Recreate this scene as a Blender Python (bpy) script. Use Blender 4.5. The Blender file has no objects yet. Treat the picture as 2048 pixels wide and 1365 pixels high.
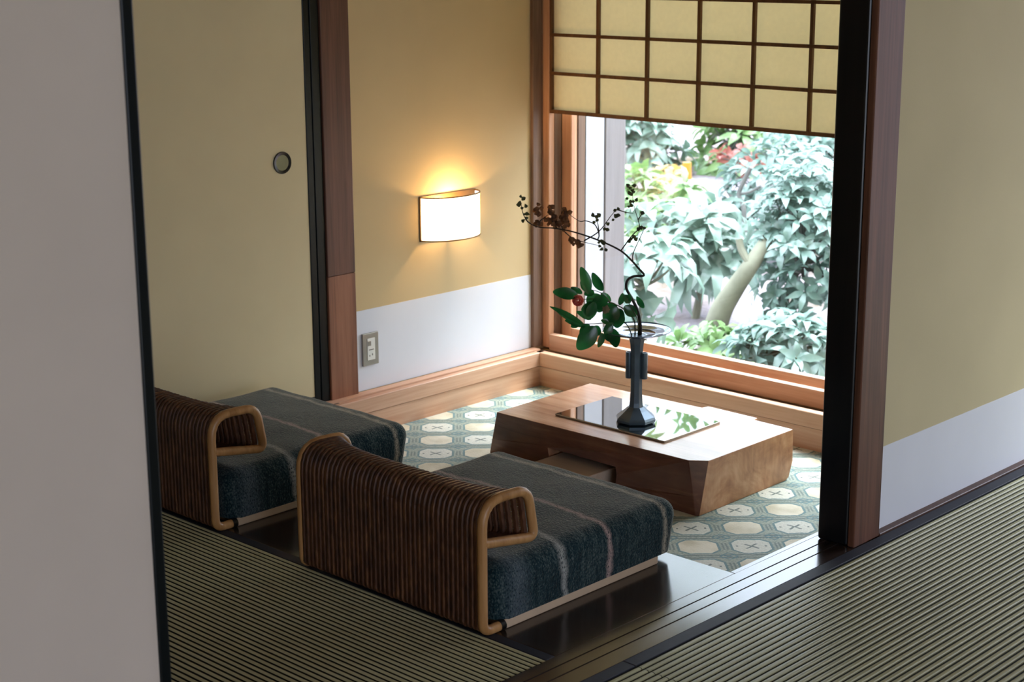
import bpy, bmesh, math, random
from mathutils import Vector, Matrix
random.seed(11)
PI = math.pi
sc = bpy.context.scene
COL = sc.collection

# ------------------------------------------------------------------ camera geometry (metres)
FPX = 3288.663; W, H = 2048, 1365
YAW, PIT, ROL = math.radians(-43.51622635), math.radians(13.59448948), math.radians(-0.28315956)
CAM = Vector((0, 0, 1.45))
fw = Vector((math.sin(YAW)*math.cos(PIT), math.cos(YAW)*math.cos(PIT), -math.sin(PIT)))
r0 = fw.cross(Vector((0, 0, 1))).normalized(); u0 = r0.cross(fw)
RT = r0*math.cos(ROL) + u0*math.sin(ROL)
UP = -r0*math.sin(ROL) + u0*math.cos(ROL)
def ray(x, y): return RT*((x-W/2)/FPX) - UP*((y-H/2)/FPX) + fw
def at(x, y, X=None, Y=None, Z=None):          # where a line of sight meets a real wall / floor plane
    d = ray(x, y)
    t = (X-CAM.x)/d.x if X is not None else (Y-CAM.y)/d.y if Y is not None else (Z-CAM.z)/d.z
    return CAM + d*t

# ------------------------------------------------------------------ object helpers
def tag(o, label=None, cat=None, group=None, kind=None):
    if label: o['label'] = label
    if cat: o['category'] = cat
    if group: o['group'] = group
    if kind: o['kind'] = kind
    return o
def thing(name, label, cat, loc=(0, 0, 0), group=None, kind=None):
    o = bpy.data.objects.new(name, None); COL.objects.link(o)
    o.location = loc; o.empty_display_size = .05
    return tag(o, label, cat, group, kind)
def wloc(o):
    v = Vector((0, 0, 0))
    while o is not None: v += Vector(o.location); o = o.parent
    return v
class MB:
    def __init__(s): s.v = []; s.f = []; s.mi = []; s.m = 0
    def add(s, vs, fs):
        b = len(s.v); s.v += [Vector(p) for p in vs]
        for f in fs: s.f.append([b+i for i in f]); s.mi.append(s.m)
        return s
    def box(s, x0, x1, y0, y1, z0, z1):
        v = [(x0,y0,z0),(x1,y0,z0),(x1,y1,z0),(x0,y1,z0),(x0,y0,z1),(x1,y0,z1),(x1,y1,z1),(x0,y1,z1)]
        return s.add(v, [(0,3,2,1),(4,5,6,7),(0,1,5,4),(1,2,6,5),(2,3,7,6),(3,0,4,7)])
    def rbox(s, x0, x1, y0, y1, z0, z1, r=.01, seg=3):
        bm = bmesh.new(); bmesh.ops.create_cube(bm, size=1)
        for v in bm.verts: v.co = Vector(((x0+x1)/2+v.co.x*(x1-x0), (y0+y1)/2+v.co.y*(y1-y0), (z0+z1)/2+v.co.z*(z1-z0)))
        bmesh.ops.bevel(bm, geom=bm.edges[:], offset=r, segments=seg, profile=.5, affect='EDGES')
        return s.bm(bm)
    def bm(s, bm):
        bm.verts.index_update()
        s.add([v.co.copy() for v in bm.verts], [[v.index for v in f.verts] for f in bm.faces]); bm.free(); return s
    def tube(s, pts, r, n=8, cap=True, closed=False):
        pts = [Vector(p) for p in pts]; k = len(pts)
        rs = r if isinstance(r, (list, tuple)) else [r]*k
        nrm = None; rings = []
        for i in range(k):
            a = pts[(i-1) % k] if (i or closed) else pts[i]; b = pts[(i+1) % k] if (i < k-1 or closed) else pts[i]
            t = (b-a)
            t = t.normalized() if t.length > 1e-9 else Vector((0, 0, 1))
            if nrm is None:
                nrm = t.orthogonal().normalized()
            nrm = (nrm - t*nrm.dot(t))
            nrm = nrm.normalized() if nrm.length > 1e-6 else t.orthogonal().normalized()
            bi = t.cross(nrm)
            rings.append([pts[i] + (nrm*math.cos(2*PI*j/n) + bi*math.sin(2*PI*j/n))*rs[i] for j in range(n)])
        vs = [p for rg in rings for p in rg]; fs = []
        for i in range(k if closed else k-1):
            i2 = (i+1) % k
            for j in range(n): fs.append((i*n+j, i*n+(j+1) % n, i2*n+(j+1) % n, i2*n+j))
        if cap and not closed:
            fs.append(tuple(range(n-1, -1, -1))); fs.append(tuple((k-1)*n+j for j in range(n)))
        return s.add(vs, fs)
    def lathe(s, c, prof, n=32, rot=0, cap=True):
        vs = []; fs = []
        for r, z in prof:
            for j in range(n): vs.append((c[0]+r*math.cos(rot+2*PI*j/n), c[1]+r*math.sin(rot+2*PI*j/n), c[2]+z))
        k = len(prof)
        for i in range(k-1):
            for j in range(n): fs.append((i*n+j, i*n+(j+1) % n, (i+1)*n+(j+1) % n, (i+1)*n+j))
        if cap:
            fs.append(tuple(range(n-1, -1, -1))); fs.append(tuple((k-1)*n+j for j in range(n)))
        return s.add(vs, fs)
    def prism(s, poly, axis, a, b):               # extrude a 2D outline along an axis
        def P(p, t): return (t, p[0], p[1]) if axis == 'x' else (p[0], t, p[1]) if axis == 'y' else (p[0], p[1], t)
        n = len(poly)
        return s.add([P(p, a) for p in poly]+[P(p, b) for p in poly],
                     [tuple(range(n-1, -1, -1)), tuple(range(n, 2*n))]+[(i, (i+1) % n, n+(i+1) % n, n+i) for i in range(n)])
    def leaf(s, base, tip, nor, wid, droop=.12, fold=.25, seg=(.18, .45, .75)):
        base = Vector(base); tip = Vector(tip); d = tip-base; L = d.length
        if L < 1e-6: return s
        d.normalize(); nor = Vector(nor); nor = nor - d*nor.dot(d)
        nor = nor.normalized() if nor.length > 1e-5 else d.orthogonal().normalized()
        sd = d.cross(nor); wd = (.62, 1.0, .62)
        vs = [base]
        for t, w in zip(seg, wd):
            c = base + d*(L*t) + nor*(droop*L*(4*t*(1-t))*.5)
            h = wid*.5*w
            vs += [c + sd*h + nor*(fold*h), c, c - sd*h + nor*(fold*h)]
        vs.append(tip - nor*(droop*L*.25))
        fs = [(0, 1, 2), (0, 2, 3)]
        for i in (1, 4): fs += [(i, i+3, i+4, i+1), (i+1, i+4, i+5, i+2)]
        fs += [(7, 10, 8), (8, 10, 9)]
        return s.add(vs, fs)
    def build(s, name, mats, parent=None, smooth=False, base=None, recalc=True):
        off = wloc(parent) if parent else Vector(base or (0, 0, 0))
        me = bpy.data.meshes.new(name)
        me.from_pydata([tuple(p-off) for p in s.v], [], s.f)
        ms = mats if isinstance(mats, (list, tuple)) else [mats]
        for m in ms: me.materials.append(m)
        me.polygons.foreach_set('material_index', s.mi)
        if recalc:
            bm = bmesh.new(); bm.from_mesh(me); bmesh.ops.recalc_face_normals(bm, faces=bm.faces[:]); bm.to_mesh(me); bm.free()
        if smooth:
            for p in me.polygons: p.use_smooth = True
            try: me.set_sharp_from_angle(angle=math.radians(40))
            except Exception: pass
        me.update()
        o = bpy.data.objects.new(name, me); COL.objects.link(o)
        if parent: o.parent = parent
        elif base: o.location = base
        return o
def struct(name, mb, mat, label=None, parent=None, smooth=False):
    o = mb.build(name, mat, parent, smooth)
    if parent is None: tag(o, label, 'room', None, 'structure')
    return o
def copy_tree(o, parent=None):
    c = o.copy(); COL.objects.link(c)
    if parent: c.parent = parent
    for ch in list(o.children): copy_tree(ch, c)
    return c
def spline(pts, n=6):
    pts = [Vector(p) for p in pts]; out = []
    for i in range(len(pts)-1):
        p0 = pts[max(i-1, 0)]; p1 = pts[i]; p2 = pts[i+1]; p3 = pts[min(i+2, len(pts)-1)]
        for k in range(n):
            t = k/n
            out.append(.5*((2*p1)+(p2-p0)*t+(2*p0-5*p1+4*p2-p3)*t*t+(3*p1-p0-3*p2+p3)*t**3))
    out.append(pts[-1]); return out
def fillet(pts, rads, step=5):
    out = [Vector(pts[0])]
    for i in range(1, len(pts)-1):
        p = Vector(pts[i]); a = (Vector(pts[i-1])-p); b = (Vector(pts[i+1])-p); r = rads[i]
        a.normalize(); b.normalize()
        s, e = p+a*r, p+b*r
        for k in range(step+1):
            t = k/step; out.append(s*(1-t)**2 + p*2*t*(1-t) + e*t*t)
    out.append(Vector(pts[-1])); return out
def resample(pts, d):
    out = [pts[0]]; 
    for a, b in zip(pts[:-1], pts[1:]):
        n = max(1, int(round((b-a).length/d)))
        for k in range(1, n+1): out.append(a.lerp(b, k/n))
    return out

# ------------------------------------------------------------------ materials
def lin(c):
    return tuple((x/255/12.92 if x/255 <= .04045 else ((x/255+.055)/1.055)**2.4) for x in c)+(1,)
class NT:
    def __init__(s, name):
        s.m = bpy.data.materials.new(name); s.m.use_nodes = True
        s.t = s.m.node_tree; s.t.nodes.clear()
        s.out = s.t.nodes.new('ShaderNodeOutputMaterial')
    def n(s, typ, **kw):
        nd = s.t.nodes.new(typ)
        for k, v in kw.items():
            if k.startswith('i_'):
                key = k[2:]; key = int(key) if key.isdigit() else key.replace('_', ' ')
                if isinstance(v, bpy.types.NodeSocket): s.t.links.new(v, nd.inputs[key])
                else: nd.inputs[key].default_value = v
            else: setattr(nd, k, v)
        return nd
    def link(s, a, b): s.t.links.new(a, b)
    def math(s, op, a, b=None, c=None):
        nd = s.t.nodes.new('ShaderNodeMath'); nd.operation = op
        for i, v in enumerate((a, b, c)):
            if v is None: continue
            if isinstance(v, bpy.types.NodeSocket): s.link(v, nd.inputs[i])
            else: nd.inputs[i].default_value = v
        return nd.outputs[0]
    def mix(s, fac, a, b):
        nd = s.t.nodes.new('ShaderNodeMix'); nd.data_type = 'RGBA'
        for i, v in ((0, fac), (6, a), (7, b)):
            if isinstance(v, bpy.types.NodeSocket): s.link(v, nd.inputs[i])
            else: nd.inputs[i].default_value = v
        return nd.outputs[2]
    def ramp(s, fac, stops):
        nd = s.t.nodes.new('ShaderNodeValToRGB'); s.link(fac, nd.inputs[0])
        e = nd.color_ramp.elements
        while len(e) < len(stops): e.new(.5)
        for el, (p, c) in zip(e, stops): el.position = p; el.color = c
        return nd.outputs[0]
    def coords(s, scale=(1, 1, 1), kind='Object'):
        tc = s.n('ShaderNodeTexCoord'); mp = s.n('ShaderNodeMapping')
        mp.inputs['Scale'].default_value = scale; s.link(tc.outputs[kind], mp.inputs[0]); return mp.outputs[0]
    def bsdf(s, col, rough=.5, spec=.5, bump=None, bstr=.2, bdist=.002, **kw):
        b = s.n('ShaderNodeBsdfPrincipled')
        for key, v in (('Base Color', col), ('Roughness', rough), ('Specular IOR Level', spec)):
            if isinstance(v, bpy.types.NodeSocket): s.link(v, b.inputs[key])
            else: b.inputs[key].default_value = v
        for k, v in kw.items():
            key = k.replace('_', ' ')
            if isinstance(v, bpy.types.NodeSocket): s.link(v, b.inputs[key])
            else: b.inputs[key].default_value = v
        if bump is not None:
            bp = s.n('ShaderNodeBump'); bp.inputs['Strength'].default_value = bstr; bp.inputs['Distance'].default_value = bdist
            s.link(bump, bp.inputs['Height']); s.link(bp.outputs[0], b.inputs['Normal'])
        s.link(b.outputs[0], s.out.inputs[0]); return b
def wood(name, dark, light, axis='x', rough=.45, spec=.4, freq=26, stretch=14, coat=0, bstr=.08):
    k = NT(name); sc_ = [freq]*3; sc_['xyz'.index(axis)] = freq/stretch
    co = k.coords(tuple(sc_))
    n1 = k.n('ShaderNodeTexNoise', i_Vector=co, i_Scale=1.0, i_Detail=5.0, i_Roughness=.6, i_Distortion=.6)
    sc2 = [freq*5]*3; sc2['xyz'.index(axis)] = freq/stretch*2
    n2 = k.n('ShaderNodeTexNoise', i_Vector=k.coords(tuple(sc2)), i_Scale=1.0, i_Detail=3.0)
    f = k.math('ADD', k.math('MULTIPLY', n1.outputs[0], .7), k.math('MULTIPLY', n2.outputs[0], .3))
    c = k.ramp(f, [(.32, lin(dark)), (.68, lin(light))])
    k.bsdf(c, rough, spec, f, bstr, .001, Coat_Weight=coat, Coat_Roughness=.12)
    return k.m
def plain(name, c, rough=.6, spec=.4, var=.06, freq=8, bstr=.1, bfreq=180, **kw):
    k = NT(name); L = lin(c)
    n1 = k.n('ShaderNodeTexNoise', i_Vector=k.coords(), i_Scale=float(freq), i_Detail=3.0)
    n2 = k.n('ShaderNodeTexNoise', i_Vector=k.coords(), i_Scale=float(bfreq), i_Detail=2.0)
    a = tuple(x*(1-var) for x in L[:3])+(1,); b = tuple(min(1, x*(1+var)) for x in L[:3])+(1,)
    k.bsdf(k.ramp(n1.outputs[0], [(.3, a), (.7, b)]), rough, spec, n2.outputs[0], bstr, .001, **kw)
    return k.m

M = {}
M['cedar'] = wood('cedar_wood', (190, 142, 112), (220, 182, 152), 'x', .42, .4)
M['cedar_y'] = wood('cedar_wood_long', (192, 142, 112), (222, 182, 152), 'y', .42, .4)
M['cedar_z'] = wood('cedar_wood_upright', (188, 134, 100), (218, 172, 138), 'z', .42, .4)
M['brown_z'] = wood('aged_post_wood', (70, 44, 34), (122, 80, 62), 'z', .5, .4, 30, 18)
M['brown_low'] = wood('newer_post_wood', (108, 66, 46), (160, 106, 78), 'z', .5, .4, 30, 18)
M['grey_z'] = wood('corner_post_wood', (96, 74, 60), (140, 112, 94), 'z', .5, .4, 30, 18)
M['dark_strip'] = wood('dark_sill_wood', (58, 38, 30), (96, 66, 52), 'x', .45, .4)
M['lacquer'] = plain('black_lacquer', (8, 15, 18), .34, .25, .05, 8, .02)
M['jamb'] = wood('dark_jamb_wood', (8, 14, 20), (26, 24, 27), 'z', .3, .5, 30, 20)
M['floor'] = wood('dark_floorboard', (34, 26, 20), (62, 46, 34), 'x', .16, .9, 16, 18, 0, .03)
M['track'] = wood('dark_threshold_wood', (36, 30, 28), (64, 52, 48), 'y', .16, .9, 20, 22, 0, .03)
M['tan_wall'] = plain('tan_clay_wall', (206, 183, 140), .85, .2, .04, 3, .15, 260)
M['tan_wall2'] = plain('tan_plaster_wall', (200, 188, 152), .85, .2, .04, 3, .15, 260)
M['dado'] = plain('white_dado_paper', (222, 225, 233), .8, .2, .02, 5, .05)
M['fusuma'] = plain('cream_door_paper', (222, 206, 166), .8, .2, .03, 4, .08)
M['fusuma2'] = plain('grey_beige_door_paper', (206, 194, 184), .8, .2, .03, 4, .08)
M['ceiling'] = wood('ceiling_board', (120, 90, 62), (160, 124, 90), 'y', .6, .3)
M['silver'] = plain('brushed_silver_plate', (150, 150, 146), .35, .5, .05, 20, .03, Metallic=.7)
M['switch'] = plain('pale_switch_plastic', (226, 226, 220), .4, .4, .03, 20, .02)
M['dark_metal'] = plain('dark_bronze_rim', (60, 44, 26), .4, .5, .1, 20, .05, Metallic=.6)
M['gold_rim'] = plain('brass_rim', (112, 84, 48), .4, .5, .1, 20, .05, Metallic=.5)
M['pull'] = plain('olive_grey_pull_inlay', (112, 112, 88), .35, .5, .08, 30, .05, Metallic=.4)
M['bronze'] = plain('blue_black_bronze', (80, 98, 114), .34, .6, .2, 18, .06, Metallic=.35)
M['dish'] = plain('polished_bronze_dish', (170, 180, 195), .1, .6, .05, 18, .01, Metallic=1.0)
M['tatami_edge'] = plain('dark_cloth_border', (38, 40, 50), .6, .3, .1, 60, .1)
M['base_cloth'] = plain('cream_seat_base', (196, 172, 146), .7, .3, .06, 20, .1)
M['cap'] = plain('black_tube_cap', (14, 14, 16), .3, .5, .05, 20, .02)
M['ext_white'] = plain('white_exterior_board', (172, 174, 182), .7, .3, .02, 6, .03)
M['ext_grey'] = wood('pale_grey_exterior_post', (118, 114, 117), (136, 132, 135), 'z', .6, .3)
M['cane_tube'] = wood('rattan_pole', (150, 104, 58), (196, 150, 98), 'z', .38, .45, 30, 8)
M['table_front'] = None

def table_mat():
    k = NT('polished_table_wood')
    co = k.coords((3, 24, 24))
    n1 = k.n('ShaderNodeTexNoise', i_Vector=co, i_Scale=1.0, i_Detail=5.0, i_Roughness=.6, i_Distortion=1.0)
    n2 = k.n('ShaderNodeTexNoise', i_Vector=k.coords((9, 9, 9)), i_Scale=1.0, i_Detail=3.0)
    f = k.math('ADD', k.math('MULTIPLY', n1.outputs[0], .65), k.math('MULTIPLY', n2.outputs[0], .35))
    c = k.ramp(f, [(.3, lin((84, 48, 38))), (.55, lin((118, 72, 54))), (.75, lin((150, 100, 76)))])
    k.bsdf(c, .27, .5, f, .05, .001, Coat_Weight=.35, Coat_Roughness=.2)
    return k.m
M['table'] = table_mat()
M['table_top'] = wood('reflection_tinted_polished_top', (148, 106, 78), (196, 154, 122), 'x', .26, .5, 20, 8, .35, .04)  # same wood as the sides; the wall's beige reflection is put into the colour
def lit_end_mat():
    k = NT('lit_tone_end_grain')  # figured end grain, with light from the right painted into its paler tones
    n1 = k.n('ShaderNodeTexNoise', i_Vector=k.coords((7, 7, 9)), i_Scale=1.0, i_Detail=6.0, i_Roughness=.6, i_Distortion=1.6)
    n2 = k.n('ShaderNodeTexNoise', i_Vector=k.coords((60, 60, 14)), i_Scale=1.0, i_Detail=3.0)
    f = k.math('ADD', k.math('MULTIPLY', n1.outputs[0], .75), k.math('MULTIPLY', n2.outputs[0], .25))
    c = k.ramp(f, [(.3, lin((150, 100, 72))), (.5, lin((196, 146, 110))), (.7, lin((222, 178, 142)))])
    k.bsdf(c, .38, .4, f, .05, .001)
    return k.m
M['lit_end'] = lit_end_mat()

def mirror_mat():
    k = NT('dark_glass_sheet')
    n = k.n('ShaderNodeTexNoise', i_Vector=k.coords(), i_Scale=3.0)
    c = k.ramp(n.outputs[0], [(.3, lin((8, 18, 20))), (.7, lin((14, 26, 28)))])
    k.bsdf(c, .02, 1.0, IOR=2.4, Coat_Weight=1.0, Coat_Roughness=.0, Coat_IOR=1.6)
    return k.m
M['mirror'] = mirror_mat()

def glass_mat():
    k = NT('window_glass')
    ge = k.n('ShaderNodeNewGeometry')
    fr = k.n('ShaderNodeFresnel', i_IOR=k.math('ADD', 1.3, k.math('MULTIPLY', ge.outputs['Backfacing'], 1/1.3-1.3)))
    tr = k.n('ShaderNodeBsdfTransparent'); tr.inputs[0].default_value = (.97, .99, .98, 1)
    gl = k.n('ShaderNodeBsdfGlossy', i_Roughness=.0)
    mx = k.n('ShaderNodeMixShader', i_0=fr.outputs[0])
    k.link(tr.outputs[0], mx.inputs[1]); k.link(gl.outputs[0], mx.inputs[2]); k.link(mx.outputs[0], k.out.inputs[0])
    return k.m
M['glass'] = glass_mat()

def paper_mat(name, c, trans=.5):
    k = NT(name)
    n = k.n('ShaderNodeTexNoise', i_Vector=k.coords((60, 60, 60)), i_Scale=1.0, i_Detail=4.0)
    L = lin(c); cc = k.ramp(n.outputs[0], [(.3, tuple(x*.95 for x in L[:3])+(1,)), (.7, L)])
    d = k.n('ShaderNodeBsdfDiffuse'); t = k.n('ShaderNodeBsdfTranslucent')
    k.link(cc, d.inputs[0]); k.link(cc, t.inputs[0])
    mx = k.n('ShaderNodeMixShader', i_0=trans)
    k.link(d.outputs[0], mx.inputs[1]); k.link(t.outputs[0], mx.inputs[2]); k.link(mx.outputs[0], k.out.inputs[0])
    return k.m
M['shoji'] = paper_mat("shoji_paper", (232, 222, 192), .36)

def shade_mat():
    k = NT('lit_lamp_shade')
    n = k.n('ShaderNodeTexNoise', i_Vector=k.coords((90, 90, 90)), i_Scale=1.0, i_Detail=3.0)
    cc = k.ramp(n.outputs[0], [(.3, (.9, .86, .78, 1)), (.7, (.95, .92, .86, 1))])
    d = k.n('ShaderNodeBsdfTranslucent'); k.link(cc, d.inputs[0])
    e = k.n('ShaderNodeEmission', i_Color=(1, .93, .82, 1), i_Strength=.95)
    ad = k.n('ShaderNodeAddShader'); k.link(d.outputs[0], ad.inputs[0]); k.link(e.outputs[0], ad.inputs[1])
    k.link(ad.outputs[0], k.out.inputs[0]); return k.m
M['shade'] = shade_mat()

def tatami_mat(name, c1, c2, cross):
    k = NT(name)
    s = (14, 220, 220) if cross == 'x' else (220, 14, 220)
    n = k.n('ShaderNodeTexNoise', i_Vector=k.coords(s), i_Scale=1.0, i_Detail=4.0)
    n2 = k.n('ShaderNodeTexNoise', i_Vector=k.coords((2.5, 2.5, 2.5)), i_Scale=1.0, i_Detail=2.0)
    f = k.math('ADD', k.math('MULTIPLY', n.outputs[0], .6), k.math('MULTIPLY', n2.outputs[0], .4))
    k.bsdf(k.ramp(f, [(.3, lin(c1)), (.7, lin(c2))]), .42, .5, n.outputs[0], .25, .001)
    return k.m
M['tat_l'] = tatami_mat('rush_matting', (190, 186, 146), (222, 220, 184), 'x')
M['tat_r'] = tatami_mat('rush_matting_light', (136, 134, 94), (178, 176, 134), 'y')
M['tat_gap'] = plain('rib_gap_shade', (30, 32, 24), .8, .1, .1, 40, .05)  # shade between the rush ribs, painted as a near-black gap colour

def carpet_mat():
    k = NT('octagon_patterned_carpet')
    tc = k.n('ShaderNodeTexCoord')
    wob = k.n('ShaderNodeTexNoise', i_Vector=tc.outputs['Object'], i_Scale=30.0, i_Detail=2.0)
    sx = k.n('ShaderNodeSeparateXYZ'); k.link(tc.outputs['Object'], sx.inputs[0])
    w = k.math('MULTIPLY', k.math('SUBTRACT', wob.outputs[0], .5), .012)
    x = k.math('ADD', sx.outputs[0], w); y = k.math('ADD', sx.outputs[1], k.math('MULTIPLY', w, -.7))
    S = .1437
    # lattice rotated 45 degrees, node at (-2.5, 3.557)
    u = k.math('ADD', k.math('DIVIDE', k.math('MULTIPLY', k.math('ADD', k.math('ADD', x, 2.5), k.math('SUBTRACT', y, 3.557)), .70711), S), 100.5)
    v = k.math('ADD', k.math('DIVIDE', k.math('MULTIPLY', k.math('SUBTRACT', k.math('ADD', x, 2.5), k.math('SUBTRACT', y, 3.557)), .70711), S), 100.5)
    pu = k.math('SUBTRACT', k.math('FRACT', u), .5); pv = k.math('SUBTRACT', k.math('FRACT', v), .5)
    au = k.math('ABSOLUTE', pu); av = k.math('ABSOLUTE', pv)
    par = k.math('MODULO', k.math('ADD', k.math('FLOOR', u), k.math('FLOOR', v)), 2.0)
    d = k.math('MAXIMUM', k.math('DIVIDE', k.math('MAXIMUM', k.math('DIVIDE', au, 1.0), k.math('MULTIPLY', av, 1.06)), .355), k.math('DIVIDE', k.math('ADD', au, av), .53))
    inside = k.math('LESS_THAN', d, 1.0)
    ring = k.math('MULTIPLY', k.math('GREATER_THAN', d, 1.0), k.math('LESS_THAN', d, 1.13))
    xm = k.math('MULTIPLY', k.math('LESS_THAN', k.math('ABSOLUTE', k.math('SUBTRACT', au, av)), .03), k.math('LESS_THAN', k.math('ADD', au, av), .24))
    dot = k.math('MULTIPLY', k.math('LESS_THAN', k.math('ABSOLUTE', k.math('SUBTRACT', au, .27)), .02), k.math('LESS_THAN', av, .03))
    mark = k.math('MULTIPLY', k.math('MAXIMUM', xm, dot), par)
    # between the octagons: bands along u, bow ties where four cells meet
    band = k.math('LESS_THAN', k.math('ABSOLUTE', k.math('SUBTRACT', av, .44)), .022)
    cu = k.math('SUBTRACT', .5, au); cv = k.math('SUBTRACT', .5, av)
    bow = k.math('LESS_THAN', k.math('ABSOLUTE', k.math('SUBTRACT', k.math('ADD', cu, cv), .17)), .024)
    bow2 = k.math('MULTIPLY', k.math('LESS_THAN', k.math('ABSOLUTE', k.math('SUBTRACT', k.math('MULTIPLY', cu, .6), cv)), .02), k.math('LESS_THAN', k.math('ADD', cu, cv), .22))
    post = k.math('MULTIPLY', k.math('LESS_THAN', k.math('ABSOLUTE', k.math('SUBTRACT', cu, .035)), .018), k.math('LESS_THAN', av, .16))
    n1 = k.n('ShaderNodeTexNoise', i_Vector=tc.outputs['Object'], i_Scale=160.0, i_Detail=3.0)
    n2 = k.n('ShaderNodeTexNoise', i_Vector=tc.outputs['Object'], i_Scale=14.0, i_Detail=3.0)
    grd = k.ramp(n1.outputs[0], [(.35, lin((118, 132, 118))), (.65, lin((166, 174, 156)))])
    oct_ = k.ramp(n2.outputs[0], [(.35, lin((198, 188, 156))), (.65, lin((226, 218, 194)))])
    pale = k.ramp(n1.outputs[0], [(.3, lin((196, 196, 178))), (.6, lin((218, 218, 204)))])
    oc = k.mix(par, oct_, pale)
    teal = lin((58, 112, 118)); dk = lin((84, 104, 98))
    c = k.mix(band, grd, dk)
    c = k.mix(k.math('MULTIPLY', post, .8), c, dk)
    c = k.mix(k.math('MULTIPLY', k.math('MAXIMUM', bow, bow2), .85), c, teal)
    c = k.mix(k.math('MULTIPLY', ring, .8), c, teal)
    c = k.mix(inside, c, oc)
    c = k.mix(mark, c, lin((96, 110, 100)))
    k.bsdf(c, .75, .35, n1.outputs[0], .5, .003, Sheen_Weight=.3)
    return k.m
M['carpet'] = carpet_mat()

def cushion_mat():
    k = NT('faded_blue_wool')
    tc = k.n('ShaderNodeTexCoord')
    sx = k.n('ShaderNodeSeparateXYZ'); k.link(tc.outputs['Object'], sx.inputs[0])
    wob = k.n('ShaderNodeTexNoise', i_Vector=tc.outputs['Object'], i_Scale=22.0, i_Detail=3.0)
    y = k.math('ADD', sx.outputs[1], k.math('MULTIPLY', k.math('SUBTRACT', wob.outputs[0], .5), .035))
    fine = k.n('ShaderNodeTexNoise', i_Vector=k.coords((420, 420, 160)), i_Scale=1.0, i_Detail=4.0)
    patch = k.n('ShaderNodeTexNoise', i_Vector=tc.outputs['Object'], i_Scale=9.0, i_Detail=3.0)
    strk = k.n('ShaderNodeTexNoise', i_Vector=k.coords((30, 90, 12)), i_Scale=1.0, i_Detail=4.0, i_Roughness=.65)
    mot = k.n('ShaderNodeTexNoise', i_Vector=tc.outputs['Object'], i_Scale=210.0, i_Detail=3.0)
    base = k.ramp(k.math('ADD', k.math('ADD', k.math('MULTIPLY', fine.outputs[0], .3), k.math('MULTIPLY', mot.outputs[0], .3)), k.math('ADD', k.math('MULTIPLY', patch.outputs[0], .15), k.math('MULTIPLY', strk.outputs[0], .25))),
                  [(.40, lin((10, 30, 38))), (.50, lin((26, 50, 57))), (.60, lin((84, 98, 96)))])
    def line(c, w):
        t = k.math('DIVIDE', k.math('ABSOLUTE', k.math('SUBTRACT', y, c)), w)
        return k.math('MULTIPLY', k.math('MAXIMUM', k.math('SUBTRACT', 1.0, t), 0.0), k.math('MULTIPLY', k.math('GREATER_THAN', fine.outputs[0], .42), .9))
    c = k.mix(line(.265, .016), base, lin((170, 172, 168)))
    c = k.mix(line(.425, .013), c, lin((186, 160, 154)))
    c = k.mix(line(.628, .012), c, lin((176, 168, 150)))
    c = k.mix(k.math('MULTIPLY', line(.115, .05), .5), c, lin((108, 118, 128)))
    k.bsdf(c, .95, .1, mot.outputs[0], .8, .004, Sheen_Weight=.7, Sheen_Roughness=.35, Sheen_Tint=(.72, .68, .58, 1))
    return k.m
M['cushion'] = cushion_mat()

def rattan_mat():
    k = NT('dark_woven_rattan')
    n = k.n('ShaderNodeTexNoise', i_Vector=k.coords((60, 90, 22)), i_Scale=1.0, i_Detail=4.0)
    k.bsdf(k.ramp(n.outputs[0], [(.3, lin((62, 38, 25))), (.55, lin((92, 58, 38))), (.75, lin((122, 82, 50)))]), .5, .3, n.outputs[0], .2, .001)
    return k.m
M['rattan'] = rattan_mat()
M['weft'] = plain('pale_rattan_strand', (150, 110, 70), .5, .4, .25, 60, .1)

def leaf_mat(name, c1, c2, rough=.3, trans=.25, freq=6):
    k = NT(name)
    n = k.n('ShaderNodeTexNoise', i_Vector=k.coords(), i_Scale=float(freq), i_Detail=2.0)
    c = k.ramp(n.outputs[0], [(.35, lin(c1)), (.65, lin(c2))])
    b = k.bsdf(c, rough, .65)
    t = k.n('ShaderNodeBsdfTranslucent'); k.link(c, t.inputs[0])
    mx = k.n('ShaderNodeMixShader', i_0=trans)
    k.link(b.outputs[0], mx.inputs[1]); k.link(t.outputs[0], mx.inputs[2]); k.link(mx.outputs[0], k.out.inputs[0])
    return k.m
M['camellia'] = leaf_mat('camellia_leaf', (16, 72, 36), (44, 118, 62), .2, .3, 14)
M['petal'] = leaf_mat('pink_petal', (206, 92, 84), (232, 140, 124), .55, .3, 30)
M['bud'] = leaf_mat('beige_bud', (120, 104, 76), (150, 134, 104), .6, .4, 30)
M['dry'] = leaf_mat('dry_brown_leaf', (74, 46, 26), (120, 78, 44), .7, .3, 40)
M['seed'] = leaf_mat('olive_seed_pod', (38, 44, 22), (72, 78, 40), .6, .2, 40)
M['twig'] = plain('dark_twig_bark', (38, 30, 24), .6, .3, .2, 60, .2)
M['stem'] = plain('green_brown_stem', (58, 66, 40), .5, .3, .2, 60, .1)
M['g_big'] = leaf_mat('pale_blue_green_leaf', (92, 116, 102), (134, 156, 142), .25, .3, 3)
M['g_mid'] = leaf_mat('fresh_green_leaf', (86, 120, 66), (132, 162, 104), .33, .3, 3)
M['g_small'] = leaf_mat('mint_green_leaf', (90, 116, 104), (130, 154, 144), .26, .3, 4)
M['g_dark'] = leaf_mat('deep_hedge_leaf', (76, 104, 80), (116, 142, 114), .33, .3, 2)
M['g_red'] = leaf_mat('reddish_leaf', (132, 70, 60), (160, 104, 90), .45, .35, 3)
M['g_yellow'] = leaf_mat('yellow_autumn_leaf', (160, 130, 62), (186, 160, 96), .45, .35, 3)
M['bark'] = plain('pale_garden_bark', (112, 112, 96), .8, .2, .2, 10, .4, 40)
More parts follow.
